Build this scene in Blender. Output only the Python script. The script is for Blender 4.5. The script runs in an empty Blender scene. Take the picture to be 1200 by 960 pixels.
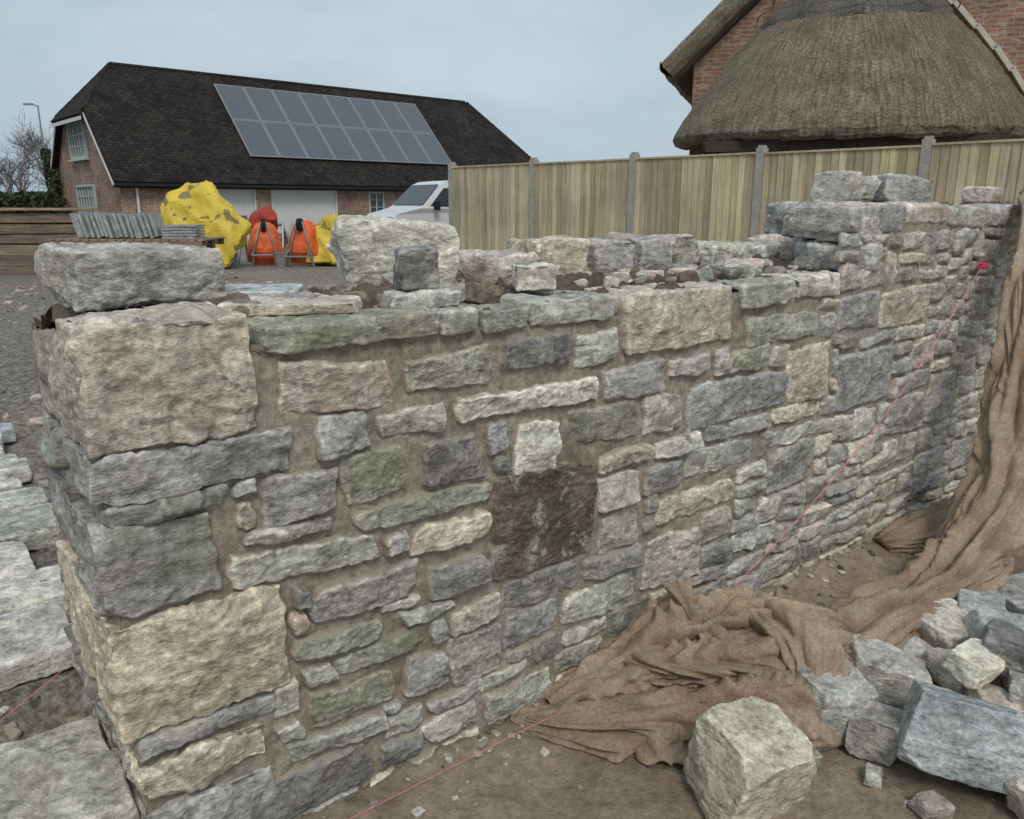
import bpy, bmesh, math, random
import numpy as np
from mathutils import Vector, noise, Matrix
random.seed(7)
sc=bpy.context.scene
sc.view_settings.view_transform='Standard'; sc.view_settings.look='None'; sc.view_settings.exposure=0
COL=sc.collection
# ---------------------------------------------------------------- node helpers
def newmat(name):
    m=bpy.data.materials.new(name); m.use_nodes=True
    nt=m.node_tree; b=nt.nodes['Principled BSDF']; b.inputs['Roughness'].default_value=.85
    b.inputs['Specular IOR Level'].default_value=.3
    return m,nt,b
def N(nt,t,**k):
    n=nt.nodes.new(t)
    for a,v in k.items(): setattr(n,a,v)
    return n
def L(nt,a,b): nt.links.new(a,b)
def coord(nt,kind='Object',scale=(1,1,1)):
    tc=N(nt,'ShaderNodeTexCoord'); mp=N(nt,'ShaderNodeMapping'); mp.inputs['Scale'].default_value=scale
    L(nt,tc.outputs[kind],mp.inputs['Vector']); return mp.outputs[0]
def tex(nt,vec,scale,detail=4,rough=.6,dist=0):
    n=N(nt,'ShaderNodeTexNoise'); n.inputs['Scale'].default_value=scale; n.inputs['Detail'].default_value=detail
    n.inputs['Roughness'].default_value=rough; n.inputs['Distortion'].default_value=dist
    L(nt,vec,n.inputs['Vector']); return n.outputs['Fac']
def rng(nt,v,a,b,c=0,d=1):
    n=N(nt,'ShaderNodeMapRange'); n.clamp=True
    for i,x in zip(range(1,5),(a,b,c,d)): n.inputs[i].default_value=x
    L(nt,v,n.inputs[0]); return n.outputs[0]
def M(nt,op,a,b=None):
    n=N(nt,'ShaderNodeMath',operation=op)
    for i,x in enumerate((a,b)):
        if x is None: continue
        if isinstance(x,(int,float)): n.inputs[i].default_value=x
        else: L(nt,x,n.inputs[i])
    return n.outputs[0]
def mix(nt,f,a,b,mode='MIX'):
    n=N(nt,'ShaderNodeMix',data_type='RGBA',blend_type=mode)
    for s,x in ((n.inputs[0],f),(n.inputs[6],a),(n.inputs[7],b)):
        if isinstance(x,(int,float)): s.default_value=x
        elif isinstance(x,tuple): s.default_value=(*x,1)
        else: L(nt,x,s)
    return n.outputs[2]
def scl(nt,c,f):
    n=N(nt,'ShaderNodeVectorMath',operation='SCALE'); L(nt,c,n.inputs[0])
    if isinstance(f,(int,float)): n.inputs['Scale'].default_value=f
    else: L(nt,f,n.inputs['Scale'])
    return n.outputs[0]
def bump(nt,b,h,dist=.01,st=1):
    n=N(nt,'ShaderNodeBump'); n.inputs['Distance'].default_value=dist; n.inputs['Strength'].default_value=st
    L(nt,h,n.inputs['Height']); L(nt,n.outputs[0],b.inputs['Normal'])
def attr(nt,name):
    n=N(nt,'ShaderNodeAttribute'); n.attribute_name=name; return n.outputs['Color']
def mk_stone():
    m,nt,b=newmat('rubble_stone')
    col=attr(nt,'col'); sp=N(nt,'ShaderNodeSeparateColor'); L(nt,attr(nt,'aux'),sp.inputs[0])
    ad=N(nt,'ShaderNodeVectorMath',operation='ADD'); L(nt,coord(nt),ad.inputs[0]); L(nt,scl(nt,col,37.0),ad.inputs[1]); v=ad.outputs[0]
    mp=N(nt,'ShaderNodeMapping'); mp.inputs['Scale'].default_value=(1,1,2.4); mp.inputs['Rotation'].default_value=(.15,.1,0); L(nt,v,mp.inputs['Vector']); vs=mp.outputs[0]
    n1=tex(nt,v,6,4,.65); n2=tex(nt,v,95,3,.7); n3=tex(nt,vs,24,5,.7,.3)
    c=scl(nt,col,rng(nt,n1,.33,.67,.70,1.36)); c=scl(nt,c,rng(nt,n2,.3,.7,.72,1.30)); c=scl(nt,c,rng(nt,n3,.34,.66,.62,1.40))
    ru=tex(nt,v,5.3,4,.7,.5); c=mix(nt,M(nt,'MULTIPLY',rng(nt,ru,.52,.64),sp.outputs[0]),c,(.38,.28,.20))
    pc=tex(nt,v,11,6,.75,.6); c=mix(nt,rng(nt,pc,.56,.64,0,.6),c,(.58,.545,.48))
    dk=tex(nt,vs,9,6,.75,.7); c=mix(nt,rng(nt,dk,.56,.66,0,.7),c,(.085,.08,.070))
    gr=M(nt,'SUBTRACT',1.0,ru); c=mix(nt,M(nt,'MULTIPLY',rng(nt,gr,.47,.60),sp.outputs[1]),c,(.185,.19,.115))
    ge=N(nt,'ShaderNodeNewGeometry'); c=scl(nt,c,rng(nt,ge.outputs['Pointiness'],.43,.57,.58,1.42))  # paler worn edges; shade in the hollows painted into the colour
    e=M(nt,'ADD',sp.outputs[2],M(nt,'MULTIPLY',M(nt,'SUBTRACT',pc,.5),1.9))
    c=mix(nt,rng(nt,e,.55,.82),c,(.36,.315,.25))
    L(nt,c,b.inputs['Base Color'])
    h=M(nt,'ADD',M(nt,'MULTIPLY',n2,.3),M(nt,'MULTIPLY',n3,.9))
    bump(nt,b,h,.013,1); return m
def mk_mortar():
    m,nt,b=newmat('mortar')
    v=coord(nt); n1=tex(nt,v,3,4,.6); n2=tex(nt,v,40,6,.8); n3=tex(nt,v,10,4,.7)
    c=mix(nt,rng(nt,n1,.35,.65),(.33,.285,.222),(.46,.41,.335))
    c=scl(nt,c,rng(nt,n2,.3,.7,.58,1.38)); c=scl(nt,c,rng(nt,n3,.3,.7,.8,1.2))
    L(nt,c,b.inputs['Base Color']); bump(nt,b,n2,.015,1); return m
def mk_dirt(name,c1,c2,dist=.012):
    m,nt,b=newmat(name)
    v=coord(nt); n1=tex(nt,v,2.3,4,.65); n2=tex(nt,v,34,6,.78)
    c=mix(nt,rng(nt,n1,.35,.65),c1,c2); c=scl(nt,c,rng(nt,n2,.3,.7,.55,1.45))
    L(nt,c,b.inputs['Base Color']); bump(nt,b,n2,dist,1); return m
def mk_ground():
    m,nt,b=newmat('earth_ground')
    v=coord(nt); n0=tex(nt,v,.35,3,.6); n1=tex(nt,v,2.0,5,.65); n2=tex(nt,v,28,6,.78)
    earth=mix(nt,rng(nt,n1,.35,.65),(.27,.208,.152),(.45,.365,.28))
    gravel=mix(nt,rng(nt,n2,.4,.6),(.11,.095,.078),(.32,.285,.245))
    sx=N(nt,'ShaderNodeSeparateXYZ'); L(nt,v,sx.inputs[0])
    f=rng(nt,sx.outputs[2],.1,.2); f=M(nt,'MULTIPLY',f,rng(nt,n0,.3,.5,.45,1))
    c=mix(nt,f,earth,gravel)
    c=scl(nt,c,rng(nt,n2,.3,.7,.6,1.4))
    L(nt,c,b.inputs['Base Color']); bump(nt,b,n2,.02,1); return m
def mk_brick(name,c1,c2,c3,mort):
    m,nt,b=newmat(name); v=coord(nt,'UV')
    br=N(nt,'ShaderNodeTexBrick'); br.inputs['Scale'].default_value=1; br.inputs['Brick Width'].default_value=.225
    br.inputs['Row Height'].default_value=.075; br.inputs['Mortar Size'].default_value=.009; br.inputs['Mortar Smooth'].default_value=.2
    br.inputs['Color1'].default_value=(*c1,1); br.inputs['Color2'].default_value=(*c2,1); br.inputs['Mortar'].default_value=(*mort,1); br.inputs['Bias'].default_value=-.1
    L(nt,v,br.inputs['Vector'])
    wn=tex(nt,coord(nt,'UV',(4.4,13,1)),1.0,2,.9); n=tex(nt,v,1.1,4,.7)
    c=mix(nt,rng(nt,wn,.5,.6,0,.8),br.outputs['Color'],c3); c=mix(nt,br.outputs['Fac'],c,mort)
    c=scl(nt,c,rng(nt,n,.3,.7,.62,1.35)); L(nt,c,b.inputs['Base Color'])
    bump(nt,b,M(nt,'SUBTRACT',1.0,br.outputs['Fac']),.01,.6); return m
def mk_tiles():
    m,nt,b=newmat('clay_roof_tiles'); v=coord(nt,'UV')
    br=N(nt,'ShaderNodeTexBrick'); br.inputs['Scale'].default_value=1; br.inputs['Brick Width'].default_value=.2
    br.inputs['Row Height'].default_value=.13; br.inputs['Mortar Size'].default_value=.012
    br.inputs['Color1'].default_value=(.022,.019,.017,1); br.inputs['Color2'].default_value=(.045,.038,.033,1); br.inputs['Mortar'].default_value=(.01,.009,.008,1)
    L(nt,v,br.inputs['Vector']); n=tex(nt,v,.9,5,.7); n2=tex(nt,v,9,3,.8)
    c=scl(nt,br.outputs['Color'],rng(nt,n,.3,.7,.6,1.5)); c=mix(nt,rng(nt,n2,.58,.72,0,.5),c,(.10,.085,.07))
    L(nt,c,b.inputs['Base Color']); b.inputs['Roughness'].default_value=.95; b.inputs['Specular IOR Level'].default_value=.15
    bump(nt,b,br.outputs['Fac'],.02,.5); return m
def mk_thatch(name,c1,c2,sx=30,sy=2):
    m,nt,b=newmat(name); v=coord(nt,'UV',(sx,sy,1)); v2=coord(nt,'UV')
    n1=tex(nt,v,1,4,.7); n2=tex(nt,v2,1.3,4,.65); n3=tex(nt,v2,24,4,.8)
    c=mix(nt,rng(nt,n1,.35,.65),c1,c2); c=scl(nt,c,rng(nt,n2,.3,.7,.75,1.25)); c=scl(nt,c,rng(nt,n3,.3,.7,.35,1.6))
    L(nt,c,b.inputs['Base Color']); b.inputs['Roughness'].default_value=1
    bump(nt,b,M(nt,'ADD',M(nt,'MULTIPLY',n1,.5),n3),.07,1); return m
def mk_plain(name,c,rough=.6,var=.15,sc_=8,metal=0,bd=0):
    m,nt,b=newmat(name); v=coord(nt); n=tex(nt,v,sc_,4,.65)
    cc=N(nt,'ShaderNodeRGB'); cc.outputs[0].default_value=(*c,1)
    L(nt,scl(nt,cc.outputs[0],rng(nt,n,.3,.7,1-var,1+var)),b.inputs['Base Color'])
    b.inputs['Roughness'].default_value=rough; b.inputs['Metallic'].default_value=metal
    if bd: bump(nt,b,n,bd,1)
    return m
def mk_wood(name,c1,c2,up=2):
    m,nt,b=newmat(name); s=[38,38,38]; s[up]=2
    v=coord(nt,'Object',tuple(s)); v2=coord(nt)
    n1=tex(nt,v,1,4,.65); n2=tex(nt,v2,1.6,4,.6)
    c=mix(nt,rng(nt,n1,.35,.65),c1,c2); c=mix(nt,.85,c,attr(nt,'col'),'MULTIPLY'); c=scl(nt,c,rng(nt,n2,.3,.7,.95,1.4))
    L(nt,c,b.inputs['Base Color']); bump(nt,b,n1,.004,.7); return m
def mk_hessian():
    m,nt,b=newmat('hessian'); uv=coord(nt,'UV'); v=coord(nt)
    w1=N(nt,'ShaderNodeTexWave',bands_direction='X'); w1.inputs['Scale'].default_value=90; w1.inputs['Distortion'].default_value=1.2; L(nt,uv,w1.inputs[0])
    w2=N(nt,'ShaderNodeTexWave',bands_direction='Y'); w2.inputs['Scale'].default_value=90; w2.inputs['Distortion'].default_value=1.2; L(nt,uv,w2.inputs[0])
    w=M(nt,'MULTIPLY',w1.outputs['Fac'],w2.outputs['Fac']); n=tex(nt,v,5,4,.6); n2=tex(nt,v,90,3,.7)
    c=mix(nt,rng(nt,n,.35,.65),(.32,.228,.158),(.50,.385,.285)); c=scl(nt,c,rng(nt,w,0,.6,.82,1.15)); c=scl(nt,c,rng(nt,n2,.3,.7,.72,1.28))
    L(nt,c,b.inputs['Base Color']); b.inputs['Roughness'].default_value=1
    bump(nt,b,M(nt,'ADD',M(nt,'MULTIPLY',w,.5),n2),.003,1); return m
def mk_leaf():
    m,nt,b=newmat('ivy_leaves'); v=coord(nt); n=tex(nt,v,1.5,3,.7)
    L(nt,mix(nt,rng(nt,n,.35,.65),(.025,.035,.016),(.07,.085,.04)),b.inputs['Base Color']); return m
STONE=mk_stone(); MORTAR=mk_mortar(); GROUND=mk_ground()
DIRT=mk_dirt('loose_soil',(.11,.085,.063),(.24,.19,.145),.02)
HESS=mk_hessian()
# ---------------------------------------------------------------- mesh helpers
def empty(name):
    e=bpy.data.objects.new(name,None); COL.objects.link(e); return e
def mk(name,verts,faces,mats,parent=None,smooth=False,attrs=None,uv=None,midx=None):
    me=bpy.data.meshes.new(name); me.from_pydata([tuple(map(float,v)) for v in verts],[],[tuple(int(i) for i in f) for f in faces])
    for m in (mats if isinstance(mats,(list,tuple)) else [mats]): me.materials.append(m)
    if smooth: me.polygons.foreach_set('use_smooth',[True]*len(me.polygons))
    if midx is not None: me.polygons.foreach_set('material_index',midx)
    if attrs:
        for k,a in attrs.items():
            at=me.color_attributes.new(k,'FLOAT_COLOR','POINT'); a=np.asarray(a,dtype=np.float32)
            if a.shape[1]==3: a=np.hstack([a,np.ones((len(a),1),np.float32)])
            at.data.foreach_set('color',a.ravel())
    if uv is not None:
        ul=me.uv_layers.new(name='UVMap'); uv=np.asarray(uv,dtype=np.float32)
        if len(uv)==len(verts):
            li=np.zeros(len(me.loops),np.int32); me.loops.foreach_get('vertex_index',li); uv=uv[li]
        ul.data.foreach_set('uv',uv.ravel())
    me.update(); o=bpy.data.objects.new(name,me); COL.objects.link(o)
    if parent: o.parent=parent
    return o
class MB:
    def __init__(s): s.v=[];s.f=[];s.uv=[];s.mi=[];s.col=[]
    def poly(s,pts,mi=0,ud=None,vd=None,col=(1,1,1)):
        pts=[Vector(p) for p in pts]; b=len(s.v)
        s.v+= [tuple(p) for p in pts]; s.f.append(tuple(range(b,b+len(pts)))); s.mi.append(mi); s.col+=[col]*len(pts)
        if ud is None:
            ud=(pts[1]-pts[0]).normalized(); n=ud.cross(pts[-1]-pts[0]); vd=n.cross(ud).normalized()
        ud=Vector(ud);vd=Vector(vd)
        s.uv+=[(p.dot(ud),p.dot(vd)) for p in pts]
    def box(s,c,d,R=None,mi=0,col=(1,1,1),jit=0):
        R=R or Matrix.Identity(3); c=Vector(c); P=[]
        for z in(-1,1):
            for y in(-1,1):
                for x in(-1,1): P.append(c+R@Vector((x*d[0]/2+random.uniform(-jit,jit),y*d[1]/2+random.uniform(-jit,jit),z*d[2]/2+random.uniform(-jit,jit))))
        for q in((0,2,3,1),(4,5,7,6),(0,1,5,4),(1,3,7,5),(3,2,6,7),(2,0,4,6)): s.poly([P[i] for i in q],mi,col=col)
    def tube(s,a,b,r,mi=0,n=10,r2=None,cap=True,col=(1,1,1)):
        a=Vector(a);b=Vector(b);r2=r if r2 is None else r2; t=(b-a).normalized(); u=t.orthogonal().normalized(); w=t.cross(u)
        A=[a+(u*math.cos(i*2*math.pi/n)+w*math.sin(i*2*math.pi/n))*r for i in range(n)]
        B=[b+(u*math.cos(i*2*math.pi/n)+w*math.sin(i*2*math.pi/n))*r2 for i in range(n)]
        for i in range(n): j=(i+1)%n; s.poly([A[i],A[j],B[j],B[i]],mi,col=col)
        if cap: s.poly(A[::-1],mi,col=col); s.poly(B,mi,col=col)
    def obj(s,name,mats,parent=None,smooth=False):
        return mk(name,s.v,s.f,mats,parent,smooth,{'col':s.col},s.uv,s.mi)
def rotz(a): return Matrix.Rotation(a,3,'Z')
def fb(p,o=4): return noise.fractal(p,.9,2.1,o)
# ---------------------------------------------------------------- wall frame
P0=Vector((-.822,1.483,0)); WD=Vector((.7855,.6189,0)); WN=Vector((-.6189,.7855,0))
def W(s,n,z): return P0+WD*s+WN*n+Vector((0,0,z))
def toSN(x,y):
    dx=x-P0.x;dy=y-P0.y; return dx*WD.x+dy*WD.y, dx*WN.x+dy*WN.y
THK=.65; SEND=6.6
C=dict(g=(.345,.340,.322),e=(.43,.412,.372),b=(.56,.50,.41),p=(.50,.43,.375),w=(.65,.61,.53),n=(.155,.12,.098),m=(.335,.328,.275),d=(.225,.22,.203),y=(.57,.505,.395))
def jitc(c,a=.12):
    k=random.uniform(1-a,1+a); return tuple(max(.02,x*k*random.uniform(.975,1.025)) for x in c)
class Acc:
    def __init__(s): s.v=[];s.f=[];s.c=[];s.a=[];s.n=0
    def add(s,v,f,c,a):
        s.v+=v; s.f+=[tuple(i+s.n for i in q) for q in f]; s.c+=c; s.a+=a; s.n+=len(v)
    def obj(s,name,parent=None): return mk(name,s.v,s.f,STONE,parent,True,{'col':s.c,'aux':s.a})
def patch(acc,s0,h0,s1,h1,mapf,col,rust=.3,green=.15,prot=None,res=None,rnd=None,gx=.019,gy=.016):
    w=s1-s0+gx;h=h1-h0+gy; cs=(s0+s1)/2;ch=(h0+h1)/2
    if res is None: res=.005 if cs<1.3 else (.007 if cs<2.6 else .010)
    nu=max(7,int(w/res)+1);nv=max(7,int(h/res)+1)
    prot=random.uniform(.005,.021) if prot is None else prot
    if cs>2.4: prot*=.7
    k=random.uniform(.04,.40) if rnd is None else rnd
    seed=random.uniform(0,900)
    jx=min(.15*w,.024);jh=min(.17*h,.016)
    cj=[(random.uniform(-jx,jx*.5),random.uniform(-jh,jh*.5)) for _ in range(4)]
    pl=[(random.uniform(.002,.016),random.uniform(-.25,.25),random.uniform(-.42,.42)) for _ in range(5)]
    rr=random.uniform(.005,.012)
    tlt=random.uniform(-.045,.045)
    V=[];CC=[];AA=[]
    for j in range(nv):
        q=-1+2*j/(nv-1)
        for i in range(nu):
            p=-1+2*i/(nu-1)
            x=p*math.sqrt(1-q*q*k/2); y=q*math.sqrt(1-p*p*k/2)
            a=(x+1)/2;b=(y+1)/2
            ws=[(1-a)*(1-b),a*(1-b),(1-a)*b,a*b]; sg=[(-1,-1),(1,-1),(-1,1),(1,1)]
            ox=sum(ws[t]*sg[t][0]*cj[t][0] for t in range(4)); oy=sum(ws[t]*sg[t][1]*cj[t][1] for t in range(4))
            X=x*w/2+ox;Y=y*h/2+oy+tlt*x*w/2
            nz=Vector((X*11+seed,Y*11,seed*.3)); ex=noise.noise(nz)*.013+noise.noise(nz*3.6)*.0065; ey=noise.noise(nz+Vector((31,7,3)))*.011+noise.noise(nz*3.6+Vector((5,9,1)))*.0060
            em=min((1-abs(p))*w/2,(1-abs(q))*h/2)
            pr=1-(1-min(em/rr,1))**2.2
            rel=max(min(c0+g1*X+g2*Y for c0,g1,g2 in pl)+.004,-.006)
            st=noise.noise(Vector((X*7+seed,Y*35,2.2)))*.0025
            cn=noise.noise(Vector((X*26+seed,Y*30,seed*2))); sc_=-max(0,.14-abs(cn))*.026
            fbv=fb(Vector((X*20+seed,Y*24,seed)),4)*.0050
            d=-.016+pr*(.020+prot)+pr*(rel+st+fbv+sc_)
            V.append(tuple(mapf(cs+X+ex,ch+Y+ey,d))); CC.append(col)
            AA.append((rust,green,1-min(em/.015,1)))
    F=[(j*nu+i,j*nu+i+1,(j+1)*nu+i+1,(j+1)*nu+i) for j in range(nv-1) for i in range(nu-1)]
    acc.add(V,F,CC,AA)
def block_mesh(dims,seed,jit=.12,vox=.008,extra=6,amp=.006,cuts=2):
    rs=random.Random(seed); dx,dy,dz=[d/2 for d in dims]; pts=[]
    for x in(-1,1):
        for y in(-1,1):
            for z in(-1,1):
                if rs.random()<cuts*.12:
                    t=rs.uniform(.25,.5)
                    pts+= [Vector((x*dx*(1-t),y*dy,z*dz)),Vector((x*dx,y*dy*(1-t),z*dz)),Vector((x*dx,y*dy,z*dz*(1-t)))]
                else: pts.append(Vector((x*dx*(1-rs.uniform(0,jit)*2),y*dy*(1-rs.uniform(0,jit)*2),z*dz*(1-rs.uniform(0,jit)*2))))
    for _ in range(extra):
        a=rs.randrange(3); q=[rs.uniform(-.6,.6)*d for d in (dx,dy,dz)]; q[a]=(dx,dy,dz)[a]*rs.choice((-1,1))*rs.uniform(.98,1.08); pts.append(Vector(q))
    bm=bmesh.new()
    for p in pts: bm.verts.new(p)
    r=bmesh.ops.convex_hull(bm,input=bm.verts)
    bmesh.ops.delete(bm,geom=[g for g in r['geom_interior'] if isinstance(g,bmesh.types.BMVert)],context='VERTS')
    me=bpy.data.meshes.new('t'); bm.to_mesh(me); bm.free()
    o=bpy.data.objects.new('t',me); COL.objects.link(o)
    md=o.modifiers.new('r','REMESH'); md.mode='VOXEL'; md.voxel_size=vox
    ev=o.evaluated_get(bpy.context.evaluated_depsgraph_get()); m2=ev.to_mesh()
    V=[v.co.copy() for v in m2.vertices]; NN=[v.normal.copy() for v in m2.vertices]; F=[tuple(p.vertices) for p in m2.polygons]
    ev.to_mesh_clear(); bpy.data.objects.remove(o); bpy.data.meshes.remove(me)
    sd=Vector((seed*1.37%97,seed*2.1%83,seed*.7%71))
    out=[]
    for v,n in zip(V,NN):
        k=fb(v*(8)+sd,3)*amp*1.5+fb(v*30+sd,4)*amp*.45*(1.2+noise.noise(v*6+sd*3))+noise.noise(Vector((v.x*8,v.y*8,v.z*40))+sd)*amp*.3
        c=abs(noise.noise(v*9+sd*2)); k-=max(0,.10-c)*amp*6
        out.append(v+n*k)
    return out,F
def add_block(acc,loc,dims,R,seed,col,rust=.3,green=.1,vox=.008,jit=.10,extra=6,amp=.006,edge=0,cuts=2):
    V,F=block_mesh(dims,seed,jit,vox,extra,amp,cuts); loc=Vector(loc)
    W_=[tuple(loc+R@v) for v in V]; acc.add(W_,F,[col]*len(V),[(rust,green,edge)]*len(V))
RW=Matrix((WD,WN,Vector((0,0,1)))).transposed()
def stone_obj(name,loc,dims,R,seed,col,**k):
    a=Acc(); add_block(a,loc,dims,R,seed,col,**k); return a.obj(name)
# ---------------------------------------------------------------- STONE WALL
wall=empty('stone_wall')
def smooth(a,b,x): t=min(max((x-a)/(b-a),0),1); return t*t*(3-2*t)
def topz(s,n): return 1.255+.235*smooth(2.70,2.82,s-.75*n)
front=lambda s,h,d: W(s,-d,h)
endf=lambda s,h,d: W(-d,s,h)
A=Acc()
quo=[(0,1.07,.33,1.33,'p',.35,.0,.24),(-.01,.965,.41,1.06,'g',.3,.45,.28),(.02,.92,.24,.955,'g',.3,.5,.2),(-.01,.72,.21,.915,'g',.2,.5,.24),(-.01,.43,.35,.70,'y',.6,.35,.58),(.01,.26,.29,.35,'b',.5,.2,.3),(0,.06,.3,.22,'e',.4,.1,.3)]
cap=[(.34,1.235,.80,1.292,'m',.2,.45,.26),(.81,1.232,.92,1.288,'e',.1,.5,.2),(.94,1.222,1.09,1.282,'m',.1,.5,.2),(1.10,1.222,1.42,1.29,'e',.2,.2,.28),(1.46,1.085,2.04,1.30,'b',.4,.0,.2),(2.06,1.20,2.37,1.282,'e',.2,.3,.25),(2.39,1.21,2.70,1.29,'w',.3,.4,.3)]
sid=0
for (a,b,c,d,k,ru,gr,dep) in quo+cap:
    sid+=1; q=(a,b,c,d,k,ru,gr,dep) in quo
    big=k=='b' and dep==.2
    p=.02; dm=(c-a+ (p if q else .006),dep+p,d-b+.006)
    add_block(A,W((a+c)/2-(p/2 if q else 0),dep/2-p/2-(.010 if k in 'y' or big else .003),(b+d)/2),dm,RW,sid*13+5,jitc(C[k],.05),ru,gr,vox=.0055 if a<1.2 else .0075,jit=.045 if not big else .09,extra=9,amp=.009 if q else .006,cuts=.5 if not big else 2.8)
x=2.72
while x<6.4:
    w_=random.uniform(.16,.42); hh=random.uniform(.08,.12); k=random.choice('eegpe')
    add_block(A,W(x+w_/2,.13,1.55-hh/2+random.uniform(-.012,.008)),(w_,.29,hh),RW@rotz(random.uniform(-.05,.05)),sid*7+int(x*100),jitc(C[k]),.3,.05,vox=.012,jit=.05,amp=.006)
    x+=w_+.008
for (s,n,w_,hh,zt,k) in [(3.24,.58,.2,.13,1.56,'e'),(3.50,.56,.26,.11,1.55,'g'),(3.8,.56,.3,.1,1.55,'e'),(4.2,.56,.36,.1,1.555,'p'),(4.7,.56,.4,.11,1.55,'e'),(3.35,.35,.3,.1,1.56,'g')]:
    add_block(A,W(s,n,zt-hh/2),(w_,.2,hh),RW@rotz(random.uniform(-.15,.15)),int(s*991+n*77),jitc(C[k]),.3,.05,vox=.011,jit=.08)
for ci,(zc,hh) in enumerate(((1.345,.115),(1.455,.10),(1.53,.06))):
    n=.08
    while n<.66:
        dn=random.uniform(.13,.19); add_block(A,W(2.80+.02*ci+.75*n,n,zc),(random.uniform(.2,.26),dn+.02,hh),RW@rotz(random.uniform(-.2,.2)),int(zc*1000+n*333),jitc(C[random.choice('egpe')]),.3,.05,vox=.011,jit=.07); n+=dn
FS="""A .38,1.08,.68,1.20 p;.71,1.09,.98,1.19 m;1.01,1.10,1.24,1.19 d;1.26,1.09,1.44,1.19 e;2.10,1.06,2.56,1.16 e
B .45,.97,.59,1.07 g;.63,.99,.81,1.05 e;.84,.98,1.37,1.06 w;1.41,.96,1.67,1.06 g;1.69,.99,1.92,1.06 e;2.01,.97,2.24,1.05 m;2.38,.80,2.68,1.02 p
C .32,.84,.49,.95 g;.52,.84,.70,.96 m;.74,.83,.93,.96 d;1.04,.79,1.23,.95 w;1.27,.84,1.55,.96 m;1.56,.82,1.76,.95 e;1.78,.80,2.12,.95 g;2.14,.81,2.37,.95 g
D .26,.795,.49,.825 e;.55,.765,.96,.81 m;.97,.49,1.37,.80 n;1.38,.74,1.61,.80 p;1.63,.73,1.88,.79 w;1.39,.60,1.56,.71 e;1.59,.61,1.79,.71 g;1.81,.62,2.21,.71 e
E .23,.68,.60,.77 e;.63,.67,.70,.73 g;.71,.64,.95,.73 b;.26,.84,.30,.90 b;.42,.55,.72,.65 e;.75,.51,.94,.61 d;1.40,.46,1.59,.58 e;1.61,.24,1.90,.44 p;1.67,.48,2.10,.58 b
F .38,.46,.60,.51 m;.48,.39,.74,.44 m;.66,.46,.82,.49 e;.38,.26,.63,.36 m;.67,.23,.80,.35 g;.82,.21,1.00,.36 e;1.02,.25,1.21,.36 g;1.23,.24,1.58,.36 e;.21,.05,.56,.17 d;.60,.13,.72,.20 e;.73,.06,.91,.14 e;.94,.01,1.20,.13 e
G 3.05,1.03,3.48,1.2 p;2.70,1.05,3.02,1.2 g;2.3,.45,2.62,.62 e;2.75,.7,3.2,.95 g;3.6,.5,3.9,.75 e"""
S=[]
for ln in FS.split('\n'):
    for t in ln[2:].split(';'):
        r,k=t.strip().split(' '); S.append((*map(float,r.split(',')),k))
G=.01; GW=int(SEND/G); GH=int(1.6/G)
occ=np.zeros((GW,GH+10),bool)
for i in range(GW):
    t=1.445 if i*G>2.68 else 1.225
    occ[i,int(t/G):]=True
def mark(o,a,b,c,d,m=.006):
    o[max(0,int(round((a-m)/G))):int(round((c+m)/G))+1,max(0,int(round((b-m)/G))):int(round((d+m)/G))+1]=True
for q in quo+cap: mark(occ,*q[:4])
for q in S: mark(occ,*q[:4])
def fill(o,s_off,wmax,hmax,pal,lst):
    gw,gh=o.shape
    for j in range(gh):
        for i in range(gw):
            if o[i,j]: continue
            dw=int(random.uniform(.13,wmax)*100); dh=int(random.uniform(.05,hmax)*100)
            if random.random()<.18: dh=int(dh*1.8); dw=int(dw*.8)
            w_=0
            while i+w_<gw and not o[i+w_,j] and w_<dw: w_+=1
            if i+w_<gw and not o[i+w_,j]:
                r=0
                while i+w_+r<gw and not o[i+w_+r,j] and r<10: r+=1
                if r<9: w_+=r
            h_=1
            while j+h_<gh and h_<dh and not o[i:i+w_,j+h_].any(): h_+=1
            r=0
            while j+h_+r<gh and r<5 and not o[i:i+w_,j+h_+r].any(): r+=1
            if r<5: h_+=r
            if w_>=4 and h_>=3:
                lst.append((s_off+i*G,j*G,s_off+(i+w_)*G,(j+h_)*G,random.choice(pal))); o[i:i+w_+1,j:j+h_+1]=True
            else: o[i,j]=True
fl=[]; fill(occ,0,.42,.11,'eeggmpbdgdeg',fl)
for (a,b,c,d,k) in S:
    ru=.25; gr=.12
    if k in 'pb': ru=.5
    if k=='n': ru=.0;gr=0
    if k=='m': gr=.7
    if k=='w': ru=.3;gr=.0
    patch(A,a,b,c,d,front,jitc(C[k],.12),ru,gr,prot=.018 if k=='n' else None)
for (a,b,c,d,k) in fl:
    cc=jitc(C[k],.2)
    if a>2.3: cc=tuple(.65*x+.35*y for x,y in zip(cc,(.41,.385,.345)))
    patch(A,a,b,c,d,front,cc,random.uniform(.0,.5),random.choice((0,0,.4)) if a<1.6 else .03,gx=.011,gy=.010)
oe=np.zeros((int(THK/G),130),bool); oe[:,127:]=True
for q in quo: mark(oe,-.1,q[1],q[7],q[3])
le=[(.29,1.06,.60,1.27,'p'),(.3,.74,.62,.9,'g')]
for q in le: mark(oe,*q[:4])
fe=[]; fill(oe,0,.34,.11,'egpbe',fe)
for (a,b,c,d,k) in le+fe: patch(A,a,b,c,d,endf,jitc(C[k]),.4,.1,res=.008)
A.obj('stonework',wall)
def disp(p): return Vector((fb(p*14,4)*.009+noise.noise(p*45)*.0035, fb(p*14+Vector((9,9,9)),4)*.009+noise.noise(p*45+Vector((3,3,3)))*.0035, fb(p*13+Vector((4,2,7)),3)*.006))
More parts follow.
